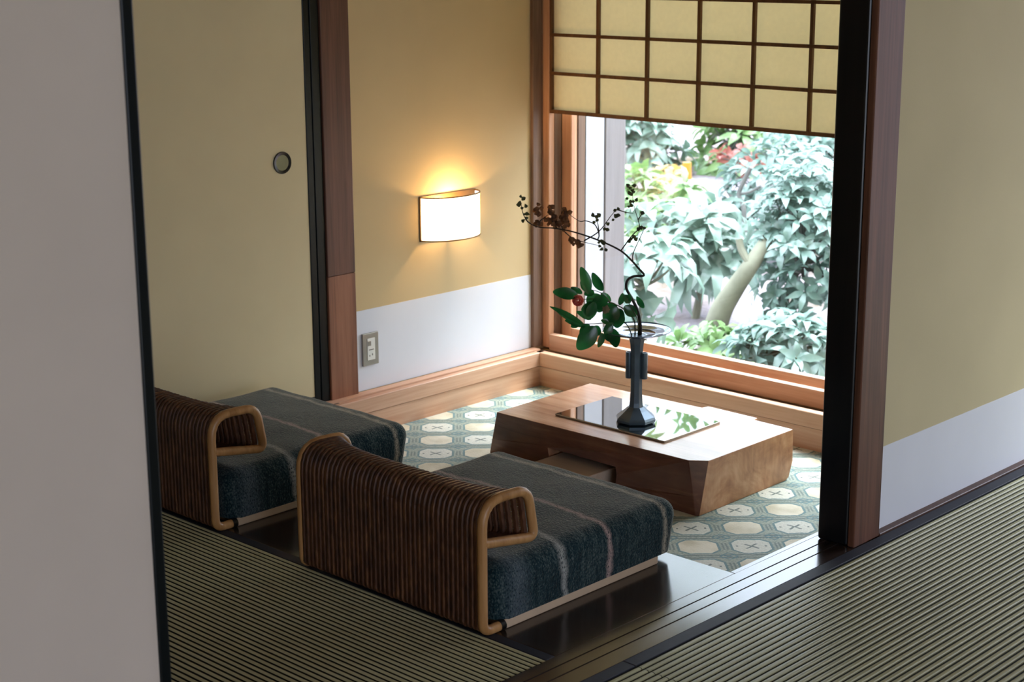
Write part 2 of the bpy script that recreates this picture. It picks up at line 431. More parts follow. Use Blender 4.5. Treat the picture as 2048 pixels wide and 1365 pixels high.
M['bark_dark'] = plain('dark_garden_bark', (96, 96, 92), .8, .2, .2, 10, .4, 40)
M['bamboo'] = plain('yellow_bamboo', (168, 118, 40), .45, .4, .12, 10, .1)
def soil():
    k = NT('pale_garden_soil')
    n = k.n('ShaderNodeTexNoise', i_Vector=k.coords(), i_Scale=1.6, i_Detail=6.0, i_Roughness=.65)
    n2 = k.n('ShaderNodeTexNoise', i_Vector=k.coords(), i_Scale=40.0, i_Detail=4.0)
    c = k.ramp(n.outputs[0], [(.35, lin((84, 72, 56))), (.5, lin((122, 112, 114))), (.65, lin((138, 132, 142)))])
    k.bsdf(c, .9, .2, n2.outputs[0], .6, .02); return k.m
M['soil'] = soil()

# ------------------------------------------------------------------ ROOM SHELL
CEIL = 2.4; PIT_Z = -.125
FAR1, SD0, SD1 = -.7, -1.3, 2.5
b = MB()
b.box(-4.15, -2.13, -1.6, 2.37, -.25, -.03)                 # slab under the back room mats
b.box(-2.012, 3.1, -1.6, 5.6, -.25, -.03)                   # slab under the front room mats
b.box(-2.13, -2.012, -1.6, 5.6, -.25, -.03)
b.box(-4.15, -3.93, 2.37, 4.285, -.25, -.127)
b.box(-3.93, -2.13, 3.005, 4.285, -.25, -.127)              # slab under the sunken carpet
b.box(-4.15, -2.13, 2.37, 3.005, -.25, -.032)
struct('floor', b, M['dark_strip'], 'plain sub floor under mats, boards and the sunken carpet')
b = MB()
b.rbox(-4.07, -2.1315, 2.3715, 3.005, -.031, 0, .0012, 1)
struct('trim_1', b, M['floor'], 'dark glossy floorboard between tatami and sunken carpet')
# sill boards round the sunken floor
b = MB()
b.prism([(-3.93, -.002), (-3.93, -.05), (-3.948, -.05), (-3.948, -.0535), (-3.936, -.0535), (-3.936, -.127), (-3.992, -.127), (-3.992, .004), (-3.957, .004), (-3.957, -.008), (-3.952, -.008), (-3.952, 0), (-3.932, 0)], 'y', 3.005, 4.318)
b2 = MB().box(-4.045, -3.94, 2.37, 3.345, -.03, .001)
struct('baseboard_left', b, M['cedar_y'], 'orange cedar riser board under the white dado of the lamp wall')
b = MB()
prof = [(4.285, -.002), (4.285, -.05), (4.303, -.05), (4.303, -.0535), (4.291, -.0535), (4.291, -.127), (4.36, -.127), (4.36, -.012), (4.316, -.012), (4.316, 0), (4.287, 0)]
b.prism(prof, 'x', -3.99, -2.13)
struct('baseboard_back', b, M['cedar'], 'orange cedar riser board running under the window')
b = MB().rbox(-3.99, -2.13, 4.33, 4.362, -.03, -.0105, .001, 1)
struct('trim_2', b, M['dark_strip'], 'dark brown slide track strip under the window screen')
b = MB().rbox(-2.1455, -2.1305, 3.0055, 4.2845, -.127, 0, .001, 1)
struct('trim_3', b, M['floor'], 'dark edge board on the right side of the sunken carpet')
# threshold with two grooves
b = MB()
b.prism([(-2.13, -.03), (-2.13, 0), (-2.0975, 0), (-2.0975, -.0016), (-2.0765, -.0016), (-2.0765, 0), (-2.0625, 0), (-2.0625, -.0016), (-2.0415, -.0016), (-2.0415, 0), (-2.0135, 0), (-2.0135, -.03)], 'y', -1.55, 3.40)
struct('trim_4', b, M['track'], 'dark glossy grooved threshold between the two rooms')
# carpet
b = MB().box(-3.935, -2.1465, 3.006, 4.29, -.1268, PIT_Z)
tag(b.build('carpet', M['carpet']), 'cream and teal octagon patterned carpet in the sunken floor', 'carpet')

# walls
def panel(name, label, x0, x1, y0, y1, z0, z1, m):
    return struct(name, MB().box(x0, x1, y0, y1, z0, z1), m, label)
wl = panel('wall_left', 'tan clay wall carrying the lit half-round lamp', -4.12, -4.0, 3.345, 4.50, -.127, CEIL, M['tan_wall'])
MB().box(-4.0, -3.9985, 3.47, 4.312, .004, .277).build('dado_paper', M['dado'], wl)
b = MB()
b.box(-4.12, -4.02, -1.6, 3.345, 1.80, CEIL); b.box(-4.16, -4.10, -1.6, 3.345, -.03, 1.80)
struct('wall_left_upper', b, M['tan_wall'], 'tan wall above the cream sliding door'); bpy.data.objects['wall_left_upper'].name = 'wall_left_lintel'
wr = MB()
wr.box(-2.1, -2.036, 3.45, 5.6, -.03, CEIL); wr.box(-2.1, -2.036, -1.6, 3.45, 1.84, CEIL)
wr = struct('wall_right', wr, M['tan_wall2'], 'tan plaster wall right of the dark post')
MB().box(-2.036, -2.0345, 3.452, 5.6, .006, .2225).build('dado_paper', M['dado'], wr)
b = MB().rbox(-2.0358, -2.0135, 3.457, 5.6, -.03, .006, .0015, 1)
struct('baseboard_right', b, M['dark_strip'], 'thin brown strip under the white dado of the right wall')
b = MB()
b.box(-4.12, -2.1, 4.40, 4.50, 1.82, CEIL); b.box(-4.12, -2.1, 4.362, 4.50, -.6, -.012); b.box(-4.12, -3.99, 4.395, 4.50, -.012, 1.82)
struct('wall_back', b, M['tan_wall'], 'wall around the garden window')
b = MB(); b.box(-4.2, 3.1, -1.7, -1.6, -.03, CEIL)
struct('wall_front', b, M['tan_wall2'], 'tan wall behind the viewer')
# far end of the front room: tall opening to the garden side; wide opening along the right side behind the viewer
XS = 3.0
b = MB(); b.box(-2.1, -1.95, 5.6, 5.7, -.03, CEIL); b.box(-1.95, XS+.1, 5.6, 5.7, 1.95, CEIL); b.box(FAR1, XS+.1, 5.6, 5.7, -.03, 1.95); b.box(-1.95, FAR1, 5.6, 5.7, -.3, .02)
struct('wall_far', b, M['tan_wall2'], 'end wall of the front room around its tall opening')
b = MB(); b.box(XS, XS+.1, -1.6, SD0, -.03, CEIL); b.box(XS, XS+.1, SD1, 5.6, -.03, CEIL); b.box(XS, XS+.1, SD0, SD1, 1.95, CEIL); b.box(XS, XS+.1, SD0, SD1, -.3, .02)
struct('wall_side', b, M['tan_wall2'], 'side wall of the front room with its wide opening')
struct('ceiling', MB().box(-4.2, XS+.1, -1.7, 4.52, CEIL, CEIL+.1).box(-2.1, XS+.1, 4.52, 5.7, CEIL, CEIL+.1), M['ceiling'], 'brown boarded ceiling')
# lintels
b = MB(); b.box(-4.06, -3.99, -1.6, 3.345, 1.765, 1.80)
struct('trim_5', b, M['brown_z'], 'wooden lintel over the cream sliding door')
b = MB(); b.box(-2.125, -2.01, -1.6, 3.34, 1.80, 1.84)
struct('trim_6', b, M['brown_z'], 'wooden lintel over the threshold')

# posts
b = MB(); b.m = 0; b.rbox(-4.06, -3.983, 3.341, 3.458, 0.001, .413, .003, 2); b.m = 1; b.rbox(-4.06, -3.983, 3.341, 3.458, .4135, CEIL, .003, 2)
struct('trim_7', b, [M['brown_low'], M['brown_z']], 'brown two-tone wooden post left of the lamp wall')
b = MB(); b.m = 0; b.rbox(-2.119, -2.034, 3.335, 3.452, .0005, 1.80, .007, 3); b.m = 1; b.rbox(-2.0335, -2.014, 3.337, 3.455, .0005, CEIL, .003, 2)
struct('trim_8', b, [M['jamb'], M['brown_z']], 'dark post with a reddish brown face at the end of the threshold')
b = MB(); b.rbox(-4.0, -3.985, 4.312, 4.358, .004, CEIL, .003, 2)
struct('trim_9', b, M['grey_z'], 'grey brown corner strip between lamp wall and window')

# ------------------------------------------------------------------ SLIDING DOORS (paper doors)
def door(name, label, xf, y0, y1, paper, pull_y=None, pull_z=.79, z0=0.0, z1=1.79, fwid=.021, th=.018):
    r = thing(name, label, 'sliding door', (xf-th/2, (y0+y1)/2, z0), None, 'structure')
    b = MB().box(xf-th+.003, xf-.003, y0+fwid-.002, y1-fwid+.002, z0+fwid-.002, z1-fwid+.002)
    b.build('paper_panel', paper, r)
    MB().rbox(xf-th, xf, y0, y0+fwid, z0, z1, .003, 2).build('frame_stile', M['lacquer'], r)
    MB().rbox(xf-th, xf, y1-fwid, y1, z0, z1, .003, 2).build('frame_stile', M['lacquer'], r)
    MB().rbox(xf-th, xf, y0+fwid, y1-fwid, z0, z0+fwid, .003, 2).build('frame_rail', M['lacquer'], r)
    MB().rbox(xf-th, xf, y0+fwid, y1-fwid, z1-fwid, z1, .003, 2).build('frame_rail', M['lacquer'], r)
    if pull_y is not None:
        R_ = .0345; n = 40; b = MB(); vs = []; fs = []
        prof = [(R_, -.003), (R_, .0), (R_*.97, .002), (R_*.86, .0015), (R_*.66, -.001)]
        for rr, h in prof:
            for j in range(n): vs.append((xf+h, pull_y+rr*math.cos(2*PI*j/n), pull_z+rr*math.sin(2*PI*j/n)))
        for i in range(len(prof)-1):
            for j in range(n): fs.append((i*n+j, i*n+(j+1) % n, (i+1)*n+(j+1) % n, (i+1)*n+j))
        pl = b.add(vs, fs).build('door_pull', M['cap'], r, True); pl['label'] = 'round black recessed door pull'
        b = MB(); vs = [(xf-.0008, pull_y, pull_z)]+[(xf-.0004, pull_y+R_*.70*math.cos(2*PI*j/n), pull_z+R_*.70*math.sin(2*PI*j/n)) for j in range(n)]
        b.add(vs, [(0, 1+j, 1+(j+1) % n) for j in range(n)]).build('pull_inlay', M['pull'], pl)
    return r
door('door_1', 'near pale grey sliding door panel with black frame, at the left edge', -2.043, .47, 1.3686, M['fusuma2'], None)
PC = at(565, 326, X=-3.992)
door('door_2', 'cream sliding door with round black pull beside the brown post', -3.992, 2.44, 3.306, M['fusuma'], PC.y, PC.z, .0015, 1.765, .026)
struct('trim_11', MB().rbox(-4.03, -3.99, 3.3065, 3.3405, .0015, 1.765, .002, 2), M['lacquer'], 'black lacquered jamb strip beside the brown post')
door('door_3', 'cream sliding door further left behind the near panel', -4.024, 1.56, 2.45, M['fusuma'], None, 0, .0015, 1.765, .03)
door('door_4', 'pale sliding door panel beside the viewer, in the rear groove', -2.078, -.42, .49, M['fusuma2'], None)
b = MB().box(-4.09, -3.95, -1.6, 3.345, -.03, .0005)
b.build('x', M['floor']); o = bpy.data.objects['x']; o.name = 'trim_10'; o.data.name = 'trim_10'
tag(o, 'dark threshold under the cream sliding door', 'room', None, 'structure')

# ------------------------------------------------------------------ TATAMI MATS
def mat_thing(label, x0, x1, y0, y1, run, pitch, m, borders, gap=.30, dp=.0034):
    r = thing('tatami_mat', label, 'tatami mat', ((x0+x1)/2, (y0+y1)/2, -.03))
    b = MB(); zt = 0.0; g_ = gap
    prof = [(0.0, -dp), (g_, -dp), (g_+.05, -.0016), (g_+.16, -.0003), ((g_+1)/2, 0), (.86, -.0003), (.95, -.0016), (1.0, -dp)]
    a0, a1 = (y0, y1) if run == 'x' else (x0, x1)
    n = int((a1-a0)/pitch); p = (a1-a0)/n
    us = []
    for i in range(n):
        for t, h in prof[:-1]: us.append((a0+(i+t)*p, zt+h, t))
    us.append((a1, zt-dp, 0))
    l0, l1 = (x0, x1) if run == 'x' else (y0, y1)
    vs = []
    for u, z, t in us:
        for l in (l0, l1): vs.append((l, u, z) if run == 'x' else (u, l, z))
    for i in range(len(us)-1):
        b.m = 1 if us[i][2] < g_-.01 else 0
        f = (2*i, 2*i+1, 2*i+3, 2*i+2)
        b.f.append(f); b.mi.append(b.m)
    b.v = [Vector(v) for v in vs]; b.m = 1
    b.box(x0, x1, y0, y1, -.03, -.0072)
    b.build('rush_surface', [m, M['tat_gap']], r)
    for q in borders: MB().rbox(*q, -.03, .0006, .001, 1).build('cloth_border', M['tatami_edge'], r)
    return r
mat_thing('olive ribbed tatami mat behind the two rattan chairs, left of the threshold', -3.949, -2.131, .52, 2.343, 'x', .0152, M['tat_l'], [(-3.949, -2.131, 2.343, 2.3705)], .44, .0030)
c = at(1215, 1352, Z=0)
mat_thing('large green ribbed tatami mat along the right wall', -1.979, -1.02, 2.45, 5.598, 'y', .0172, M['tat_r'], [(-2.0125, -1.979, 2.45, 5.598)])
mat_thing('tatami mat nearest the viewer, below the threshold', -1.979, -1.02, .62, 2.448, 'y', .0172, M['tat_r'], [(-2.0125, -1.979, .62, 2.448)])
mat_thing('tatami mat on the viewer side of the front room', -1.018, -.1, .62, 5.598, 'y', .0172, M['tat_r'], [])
b = MB(); b.box(-.1, 3.0, -1.6, 5.6, -.03, -.001); b.box(-2.0125, -.1, -1.6, .618, -.03, -.001); b.box(-3.949, -2.131, -1.6, .518, -.03, -.001)
struct('floor_rest', b, M['tat_r'], 'rush floor of the front room beside and behind the viewer'); bpy.data.objects['floor_rest'].name = 'floor_front'

# ------------------------------------------------------------------ WINDOW
YS = 4.365
wn = thing('window_1', 'wooden garden window with large clear pane', 'window', (-3.05, 4.44, 0), None, 'structure')
XR = -2.14
b = MB(); b.rbox(-3.997, -3.957, YS, YS+.03, -.001, 1.82, .003, 2); b.build('inner_stile', M['cedar_z'], wn)
b = MB(); b.rbox(XR-.04, XR, YS, YS+.03, -.001, 1.82, .003, 2); b.build('inner_stile', M['cedar_z'], wn)
b = MB(); b.rbox(-3.957, XR-.04, YS, YS+.03, -.0098, .051, .003, 2); b.build('inner_rail', M['cedar'], wn)
b = MB(); b.rbox(-3.957, XR-.04, YS, YS+.03, 1.78, 1.82, .003, 2); b.build('inner_rail', M['cedar'], wn)
MB().box(-3.99, -3.955, YS+.03, 4.43, -.012, 1.82).build('jamb', M['grey_z'], wn)
MB().box(-3.957, XR, YS+.03, 4.50, -.012, .012).build('sill', M['cedar'], wn)
Y2 = 4.43
b = MB(); b.rbox(-3.955, -3.908, Y2, Y2+.034, .012, 1.82, .004, 2); b.build('outer_stile', M['cedar_z'], wn)
b = MB(); b.rbox(XR-.05, XR, Y2, Y2+.034, .012, 1.82, .004, 2); b.build('outer_stile', M['cedar_z'], wn)
b = MB(); b.rbox(-3.908, XR-.05, Y2, Y2+.034, .012, .071, .004, 2); b.build('outer_rail', M['cedar'], wn)
b = MB(); b.rbox(-3.908, XR-.05, Y2, Y2+.034, 1.77, 1.82, .004, 2); b.build('outer_rail', M['cedar'], wn)
MB().box(-3.908, XR-.05, Y2+.014, Y2+.018, .071, 1.77).build('pane', M['glass'], wn)
MB().box(-3.98, -3.903, 4.464, 4.50, .0, 1.82).build('outer_frame', M['grey_z'], wn)

# shoji screen above
sh = thing('shoji_screen', 'raised paper screen with thin dark grid across the top of the window', 'shoji screen', (-3.05, YS+.012, .866))
zb, pz, px_ = .868, .1345, .2165
MB().box(-3.956, XR-.04, YS+.0165, YS+.0175, zb, 1.78).build('paper', M['shoji'], sh)
M['bar'] = wood('screen_grid_wood', (84, 54, 32), (124, 84, 52), 'z', .5, .4, 30, 10)
xs = [-3.737+px_*i for i in range(-1, 8)]
for i, x in enumerate(xs):
    if i == 0: continue
    if x > XR-.05: break
    MB().box(x-.0055, x+.0055, YS+.004, YS+.016, zb, 1.78).build('vertical_bar', M['bar'], sh)
z = zb
while z < 1.78:
    h = .0055 if z > zb else .006
    MB().box(-3.956, XR-.04, YS+.002, YS+.0162, z-h, z+h).build('horizontal_bar', M['bar'], sh); z += pz
MB().box(-3.956, -3.948, YS+.003, YS+.016, zb, 1.78).build('edge_bar', M['bar'], sh)

# exterior post and board just outside the window
b = MB().box(-4.1, -3.9, 4.502, 4.603, -.55, 2.3)
tag(b.build('exterior_board', M['ext_white']), 'white painted board outside the window, next to the left frame', 'board')
b = MB().rbox(-4.03, -3.896, 4.608, 4.722, -.55, 2.3, .004, 2)
tag(b.build('exterior_post', M['ext_grey']), 'pale grey post outside, between white board and garden', 'post')

# ------------------------------------------------------------------ WALL LAMP
YC, A_, B_, Z0, Z1 = 3.894, .129, .085, .474, .621
lm = thing('wall_lamp', 'lit half-round white wall lamp on the tan wall', 'lamp', (-4.0, YC, Z0))
def arc(z, s=1.0, n=32): return [(-3.996+B_*s*math.cos(t), YC+A_*s*math.sin(t), z) for t in [-PI/2+PI*i/n for i in range(n+1)]]
b = MB(); lo, hi = arc(Z0+.002), arc(Z1-.002); n = len(lo)
b.add(lo+hi, [(i, i+1, n+i+1, n+i) for i in range(n-1)]).build('lamp_shade', M['shade'], lm, True, None, False)
for z in (Z0, Z1):
    MB().tube(arc(z), .0026, 6).build('rim', M['gold_rim'], lm, True)
MB().box(-3.9995, -3.994, YC-A_-.004, YC+A_+.004, Z0-.003, Z1+.003).build('back_plate', M['gold_rim'], lm)
M['bulb'] = NT('glowing_bulb').m
k = M['bulb'].node_tree; e = k.nodes.new('ShaderNodeEmission'); e.inputs[0].default_value = (1, .62, .28, 1); e.inputs[1].default_value = 40
k.links.new(e.outputs[0], [x for x in k.nodes if x.type == 'OUTPUT_MATERIAL'][0].inputs[0])
MB().lathe((-3.955, YC, .505), [(.003, 0), (.011, .012), (.015, .03), (.011, .048), (.003, .058)], 16).build('bulb', M['bulb'], lm, True)
MB().lathe((-3.955, YC, .478), [(.012, 0), (.012, .028)], 16).build('socket', M['gold_rim'], lm, True)
MB().box(-3.994, -3.955, YC-.004, YC+.004, .476, .482).build('bracket', M['gold_rim'], lm)
L = bpy.data.lights.new('lamp_glow', 'POINT'); L.energy = 4.0; L.color = (1, .60, .25); L.shadow_soft_size = .02
lo_ = bpy.data.objects.new('lamp_glow', L); COL.objects.link(lo_); lo_.location = (-3.945, YC, .585)

# ------------------------------------------------------------------ WALL SWITCH PLATE
sw = thing('wall_outlet', 'silver wall plate with pale insert, low on the white dado', 'outlet', (-3.9985, 3.522, .09))
MB().rbox(-3.9984, -3.9905, 3.487, 3.557, .088, .198, .002, 2).build('plate', M['silver'], sw)
MB().rbox(-3.9915, -3.989, 3.506, 3.540, .106, .180, .001, 2).build('insert', M['switch'], sw)
MB().rbox(-3.9895, -3.988, 3.508, 3.522, .155, .171, .0008, 1).build('indicator', M['silver'], sw)
MB().rbox(-3.9895, -3.9882, 3.512, 3.534, .140, .1425, .0005, 1).build('slot', M['dark_metal'], sw)
MB().rbox(-3.9895, -3.9882, 3.514, 3.517, .118, .124, .0005, 1).build('slot', M['dark_metal'], sw)
MB().rbox(-3.9895, -3.9882, 3.526, 3.529, .121, .128, .0005, 1).build('slot', M['dark_metal'], sw)

# ------------------------------------------------------------------ LOW TABLE
TZ = .03
tb = thing('low_table', 'low solid wooden table with chamfered corner in front of the window', 'table', (-3.05, 3.78, PIT_Z))
bm = bmesh.new()
top = [(-3.43, 3.542), (-2.690, 3.552), (-2.645, 3.588), (-2.645, 4.008), (-2.79, 4.013), (-2.795, 4.036), (-2.985, 4.040), (-2.99, 4.014), (-3.442, 4.0)]
bot = [(-3.495, 3.575), (-2.652, 3.5425), (-2.644, 3.5485), (-2.645, 3.972), (-2.79, 3.975), (-2.79, 3.985), (-2.985, 3.985), (-2.99, 3.975), (-3.49, 3.97)]
mid = [None]*9
NT_ = len(top)
rows = []
for zz, tt in ((TZ, 0), (TZ-.1, .645), (TZ-.146, .94), (PIT_Z+.0003, 1)):
    row = []
    for i in range(NT_):
        x = top[i][0]*(1-tt)+bot[i][0]*tt; y = top[i][1]*(1-tt)+bot[i][1]*tt
        if i >= 3:                                   # rounded live-edge belly at the back
            yb = {0: 0, .645: .004, .94: -.014, 1: -.03}[tt]; y = top[i][1]+yb
        row.append(bm.verts.new((x, y, zz)))
    rows.append(row)
bm.faces.new(rows[0]); bm.faces.new(list(reversed(rows[-1])))
for a_, b_ in zip(rows[:-1], rows[1:]):
    for i in range(NT_):
        j = (i+1) % NT_
        bm.faces.new((a_[i], a_[j], b_[j], b_[i]))
bmesh.ops.recalc_face_normals(bm, faces=bm.faces[:])
me = bpy.data.meshes.new('table_block'); bm.to_mesh(me); bm.free()
for v in me.vertices: v.co -= Vector(tb.location)
me.materials.append(M['table'])
tob = bpy.data.objects.new('table_block', me); COL.objects.link(tob); tob.parent = tb
# recess for the pull-out step
cut = MB().box(-3.226, -2.952, 3.4, 3.80, -.2, -.046).build('cut', M['table'], tb)
md = tob.modifiers.new('b', 'BOOLEAN'); md.object = cut; md.operation = 'DIFFERENCE'; md.solver = 'EXACT'
bpy.context.view_layer.update()
me2 = bpy.data.meshes.new_from_object(tob.evaluated_get(bpy.context.evaluated_depsgraph_get()))
tob.modifiers.clear(); tob.data = me2; me2.name = 'table_block'
if not me2.materials: me2.materials.append(M['table'])
bpy.data.objects.remove(cut)
me2.materials.append(M['lit_end']); me2.materials.append(M['table_top'])
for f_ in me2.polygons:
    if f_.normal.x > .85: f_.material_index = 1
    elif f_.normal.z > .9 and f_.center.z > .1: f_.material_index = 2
bv = tob.modifiers.new('bevel', 'BEVEL'); bv.width = .0018; bv.segments = 2; bv.limit_method = 'ANGLE'; bv.angle_limit = .45
# step block
M['step'] = wood('step_wood', (204, 180, 156), (228, 206, 184), 'x', .25, .5, 24, 10, .3)
st = MB().rbox(-3.214, -2.998, 3.463, 3.72, PIT_Z+.0003, -.07, .003, 2).build('wooden_step', M['step'], None, False, (-3.106, 3.59, PIT_Z))
tag(st, 'small low wooden step pulled out from the recess in the table front', 'step')

# ------------------------------------------------------------------ GLASS SHEET
gz = TZ+.0065
gp = [at(1110, 826, Z=gz), at(1327, 884, Z=gz), at(1434, 845, Z=gz), at(1232, 792, Z=gz)]
gx0, gx1 = (gp[0].x+gp[3].x)/2, (gp[1].x+gp[2].x)/2; gy0, gy1 = (gp[0].y+gp[1].y)/2, (gp[2].y+gp[3].y)/2
g = MB().rbox(gx0, gx1, gy0, gy1, TZ+.0003, gz, .0012, 2).build('glass_tray', M['mirror'], None, False, ((gx0+gx1)/2, (gy0+gy1)/2, TZ))
tag(g, 'black mirror-like glass sheet lying on the wooden table under the vase', 'tray')

# ------------------------------------------------------------------ VASE
vb = (at(1231, 826, Z=gz+.02)+at(1313, 835, Z=gz+.02))/2
VC = Vector((vb.x, vb.y, gz+.0003))
nv = Vector((fw.x, fw.y, 0)).normalized(); rv = Vector((nv.y, -nv.x, 0))
def vp(x, y, off=0.0):                         # a point at the vase's own distance (off: metres further away)
    d = ray(x, y); c = Vector((VC.x, VC.y, 0)) + nv*off
    t = ((c-CAM).x*nv.x + (c-CAM).y*nv.y)/(d.x*nv.x+d.y*nv.y)
    return CAM + d*t
vs_ = thing('flower_vase', 'slender dark bronze vase with wide shallow dish on the glass sheet', 'vase', VC)
ztop = vp(1276, 670).z - VC.z
h = ztop
ROT = math.atan2(nv.y, nv.x)+PI/8
MB().lathe(VC, [(.052, 0), (.061, .004), (.063, .012), (.058, .018), (.036, .036), (.024, .047)], 8, ROT).build('foot', M['bronze'], vs_)
MB().lathe(VC, [(.023, .046), (.0205, .06), (.0185, h*.35), (.0178, h*.6), (.0185, h*.78), (.0215, h*.9), (.0275, h*.985), (.0285, h)], 8, ROT).build('stem', M['bronze'], vs_)
la = (rv*.96 - nv*.28).normalized()
for sgn in (-1, 1):
    p = VC + la*(sgn*.0235)
    lz0, lz1 = h*.50, h*.80
    pts = [p+Vector((0, 0, lz0)), p+Vector((0, 0, lz1))]
    MB().lathe((p.x, p.y, VC.z), [(.0098, lz0), (.0104, lz0+.003), (.0104, lz1-.003), (.0098, lz1), (.0068, lz1), (.0068, lz1-.03)], 18, 0, True).build('side_tube', M['bronze'], vs_, True)
dp = [(.024, h-.004), (.05, h-.001), (.08, h+.006), (.101, h+.0145), (.1025, h+.0165), (.101, h+.0170), (.079, h+.0085), (.058, h+.004), (.056, h+.0055), (.054, h+.0035), (.026, h+.001), (.02, h-.02)]
MB().lathe(VC, dp, 64, 0, True).build('dish', M['dish'], vs_, True)
MB().tube([VC+Vector((.1025*math.cos(t), .1025*math.sin(t), h+.0165)) for t in [2*PI*i/64 for i in range(64)]], .0014, 6, False, True).build('dish_rim', M['bronze'], vs_, True)
MB().tube([VC+Vector((.056*math.cos(t), .056*math.sin(t), h+.0052)) for t in [2*PI*i/48 for i in range(48)]], .0011, 6, False, True).build('dish_ring', M['bronze'], vs_, True)

# ------------------------------------------------------------------ CAMELLIA SPRAY
mouth = VC + Vector((0, 0, h-.012))
cm = thing('camellia_spray', 'glossy green camellia leaves with one pink bud, left side of the vase', 'flowers', mouth)
b = MB()
def stem(pts, r0_, r1_, bb=b):
    pp = spline(pts, 6); n = len(pp)
    bb.tube(pp, [r0_+(r1_-r0_)*i/(n-1) for i in range(n)], 6)
stem([mouth+rv*-.006, vp(1268, 640, -.01), vp(1245, 617, -.025), vp(1222, 606, -.035), vp(1195, 598, -.04), vp(1160, 600, -.04)], .0024, .0012)
stem([mouth+rv*-.012, vp(1252, 648, -.03), vp(1225, 645, -.04), vp(1190, 648, -.05), vp(1165, 648, -.05)], .0022, .001)
stem([mouth+rv*.004, vp(1275, 640, -.015), vp(1262, 615, -.02), vp(1250, 590, -.02)], .002, .001)
stem([vp(1222, 606, -.035), vp(1205, 588, -.03), vp(1185, 580, -.03)], .0014, .0008)
stem([vp(1225, 645, -.04), vp(1210, 658, -.05), vp(1198, 672, -.05)], .0012, .0007)
b.build('stem', M['stem'], cm, True)
lv = MB()
#      base px, tip px, width px, depth off, twist(normal tilt)
LV = [((1158,593),(1101,583),25,-.045,(0,.5)), ((1178,592),(1160,529),24,-.035,(.5,.1)), ((1207,584),(1183,542),20,-.025,(-.5,.2)),
      ((1166,588),(1139,574),12,-.02,(0,.6)), ((1176,585),(1160,560),16,-.02,(.2,.3)), ((1190,584),(1166,590),16,-.03,(0,.7)),
      ((1172,592),(1210,618),34,-.03,(.1,.2)), ((1205,588),(1196,628),32,-.045,(-.2,.2)), ((1180,600),(1176,644),30,-.055,(.3,.2)), ((1190,602),(1172,636),22,-.06,(.5,.2)),
      ((1172,652),(1093,610),13,-.05,(0,.9)), ((1174,656),(1108,620),11,-.04,(0,-.8)), ((1170,654),(1126,640),15,-.03,(.1,.8)),
      ((1192,650),(1152,704),38,-.05,(.2,.1)), ((1178,646),(1160,676),22,-.035,(.3,.3)), ((1196,650),(1188,676),22,-.03,(-.2,.2)),
      ((1236,612),(1206,645),36,-.045,(.1,.1)), ((1240,618),(1232,660),30,-.04,(-.3,.1)), ((1222,620),(1250,640),26,-.035,(0,.2)),
      ((1205,664),(1196,698),16,-.05,(.5,.1)), ((1209,662),(1222,686),14,-.045,(-.4,.2)), ((1226,655),(1233,699),25,-.05,(-.3,.1)), ((1200,640),(1232,652),12,-.05,(0,.5)),
      ((1200,586),(1224,604),14,-.02,(0,.4)), ((1238,612),(1246,584),14,-.015,(.5,.2)), ((1262,606),(1246,590),18,-.02,(0,.5)), ((1246,612),(1276,633),24,-.02,(0,.3)), ((1289,618),(1272,591),13,-.01,(-.5,.2)), ((1250,604),(1262,588),14,-.02,(.2,.3)),
      ((1190,612),(1160,622),20,-.05,(.2,.5)), ((1226,648),(1206,668),20,-.055,(.3,.2)), ((1216,604),(1232,628),22,-.03,(-.2,.3)), ((1184,640),(1150,622),14,-.03,(.1,.6)), ((1160,646),(1140,655),14,-.03,(.1,.5))]
for bs, tp, w, off, tw in LV:
    o1 = off+random.uniform(-.008, .008)
    B0 = vp(bs[0], bs[1], off); T0 = vp(tp[0], tp[1], o1)
    nrm = -nv + rv*tw[0] + Vector((0, 0, tw[1]))
    sc_ = (B0-CAM).length/FPX
    lv.leaf(B0, T0, nrm, w*1.16*sc_, random.uniform(.05, .14), .22, (.16, .45, .76))
lvo = lv.build('leaves', M['camellia'], cm, True, None, False)
sm = lvo.modifiers.new('s', 'SUBSURF'); sm.levels = 1; sm.render_levels = 2
fb = MB(); fc = vp(1156, 602, -.055)
for ring, (rr, tilt, n) in enumerate(((.006, .1, 4), (.012, .35, 5), (.0175, .7, 6))):
    for i in range(n):
        a = 2*PI*(i+.5*ring)/n; d = (rv*math.cos(a)+Vector((0, 0, 1))*math.sin(a))
        fb.leaf(fc+nv*.010+d*rr*.25, fc-nv*(.014-.008*ring)+d*rr*1.05, d*.9-nv*.2*ring, rr*1.7+.004, .5, -.45)
fo = fb.build('flower_bud', M['petal'], cm, True, None, False); fo['label'] = 'pink red camellia bud'
sm = fo.modifiers.new('s', 'SUBSURF'); sm.levels = 1; sm.render_levels = 2
bb = MB(); bc = vp(1212, 620, -.058)
for i in range(4):
    a = PI*.4*i; d = (rv*math.cos(a)*.8+Vector((0, 0, 1))*math.sin(a))
    bb.leaf(bc-d*.014, bc+d*.016, -nv, .02, .3, -.4)
bo = bb.build('dry_bud', M['bud'], cm, True, None, False); bo['label'] = 'withered beige bud'

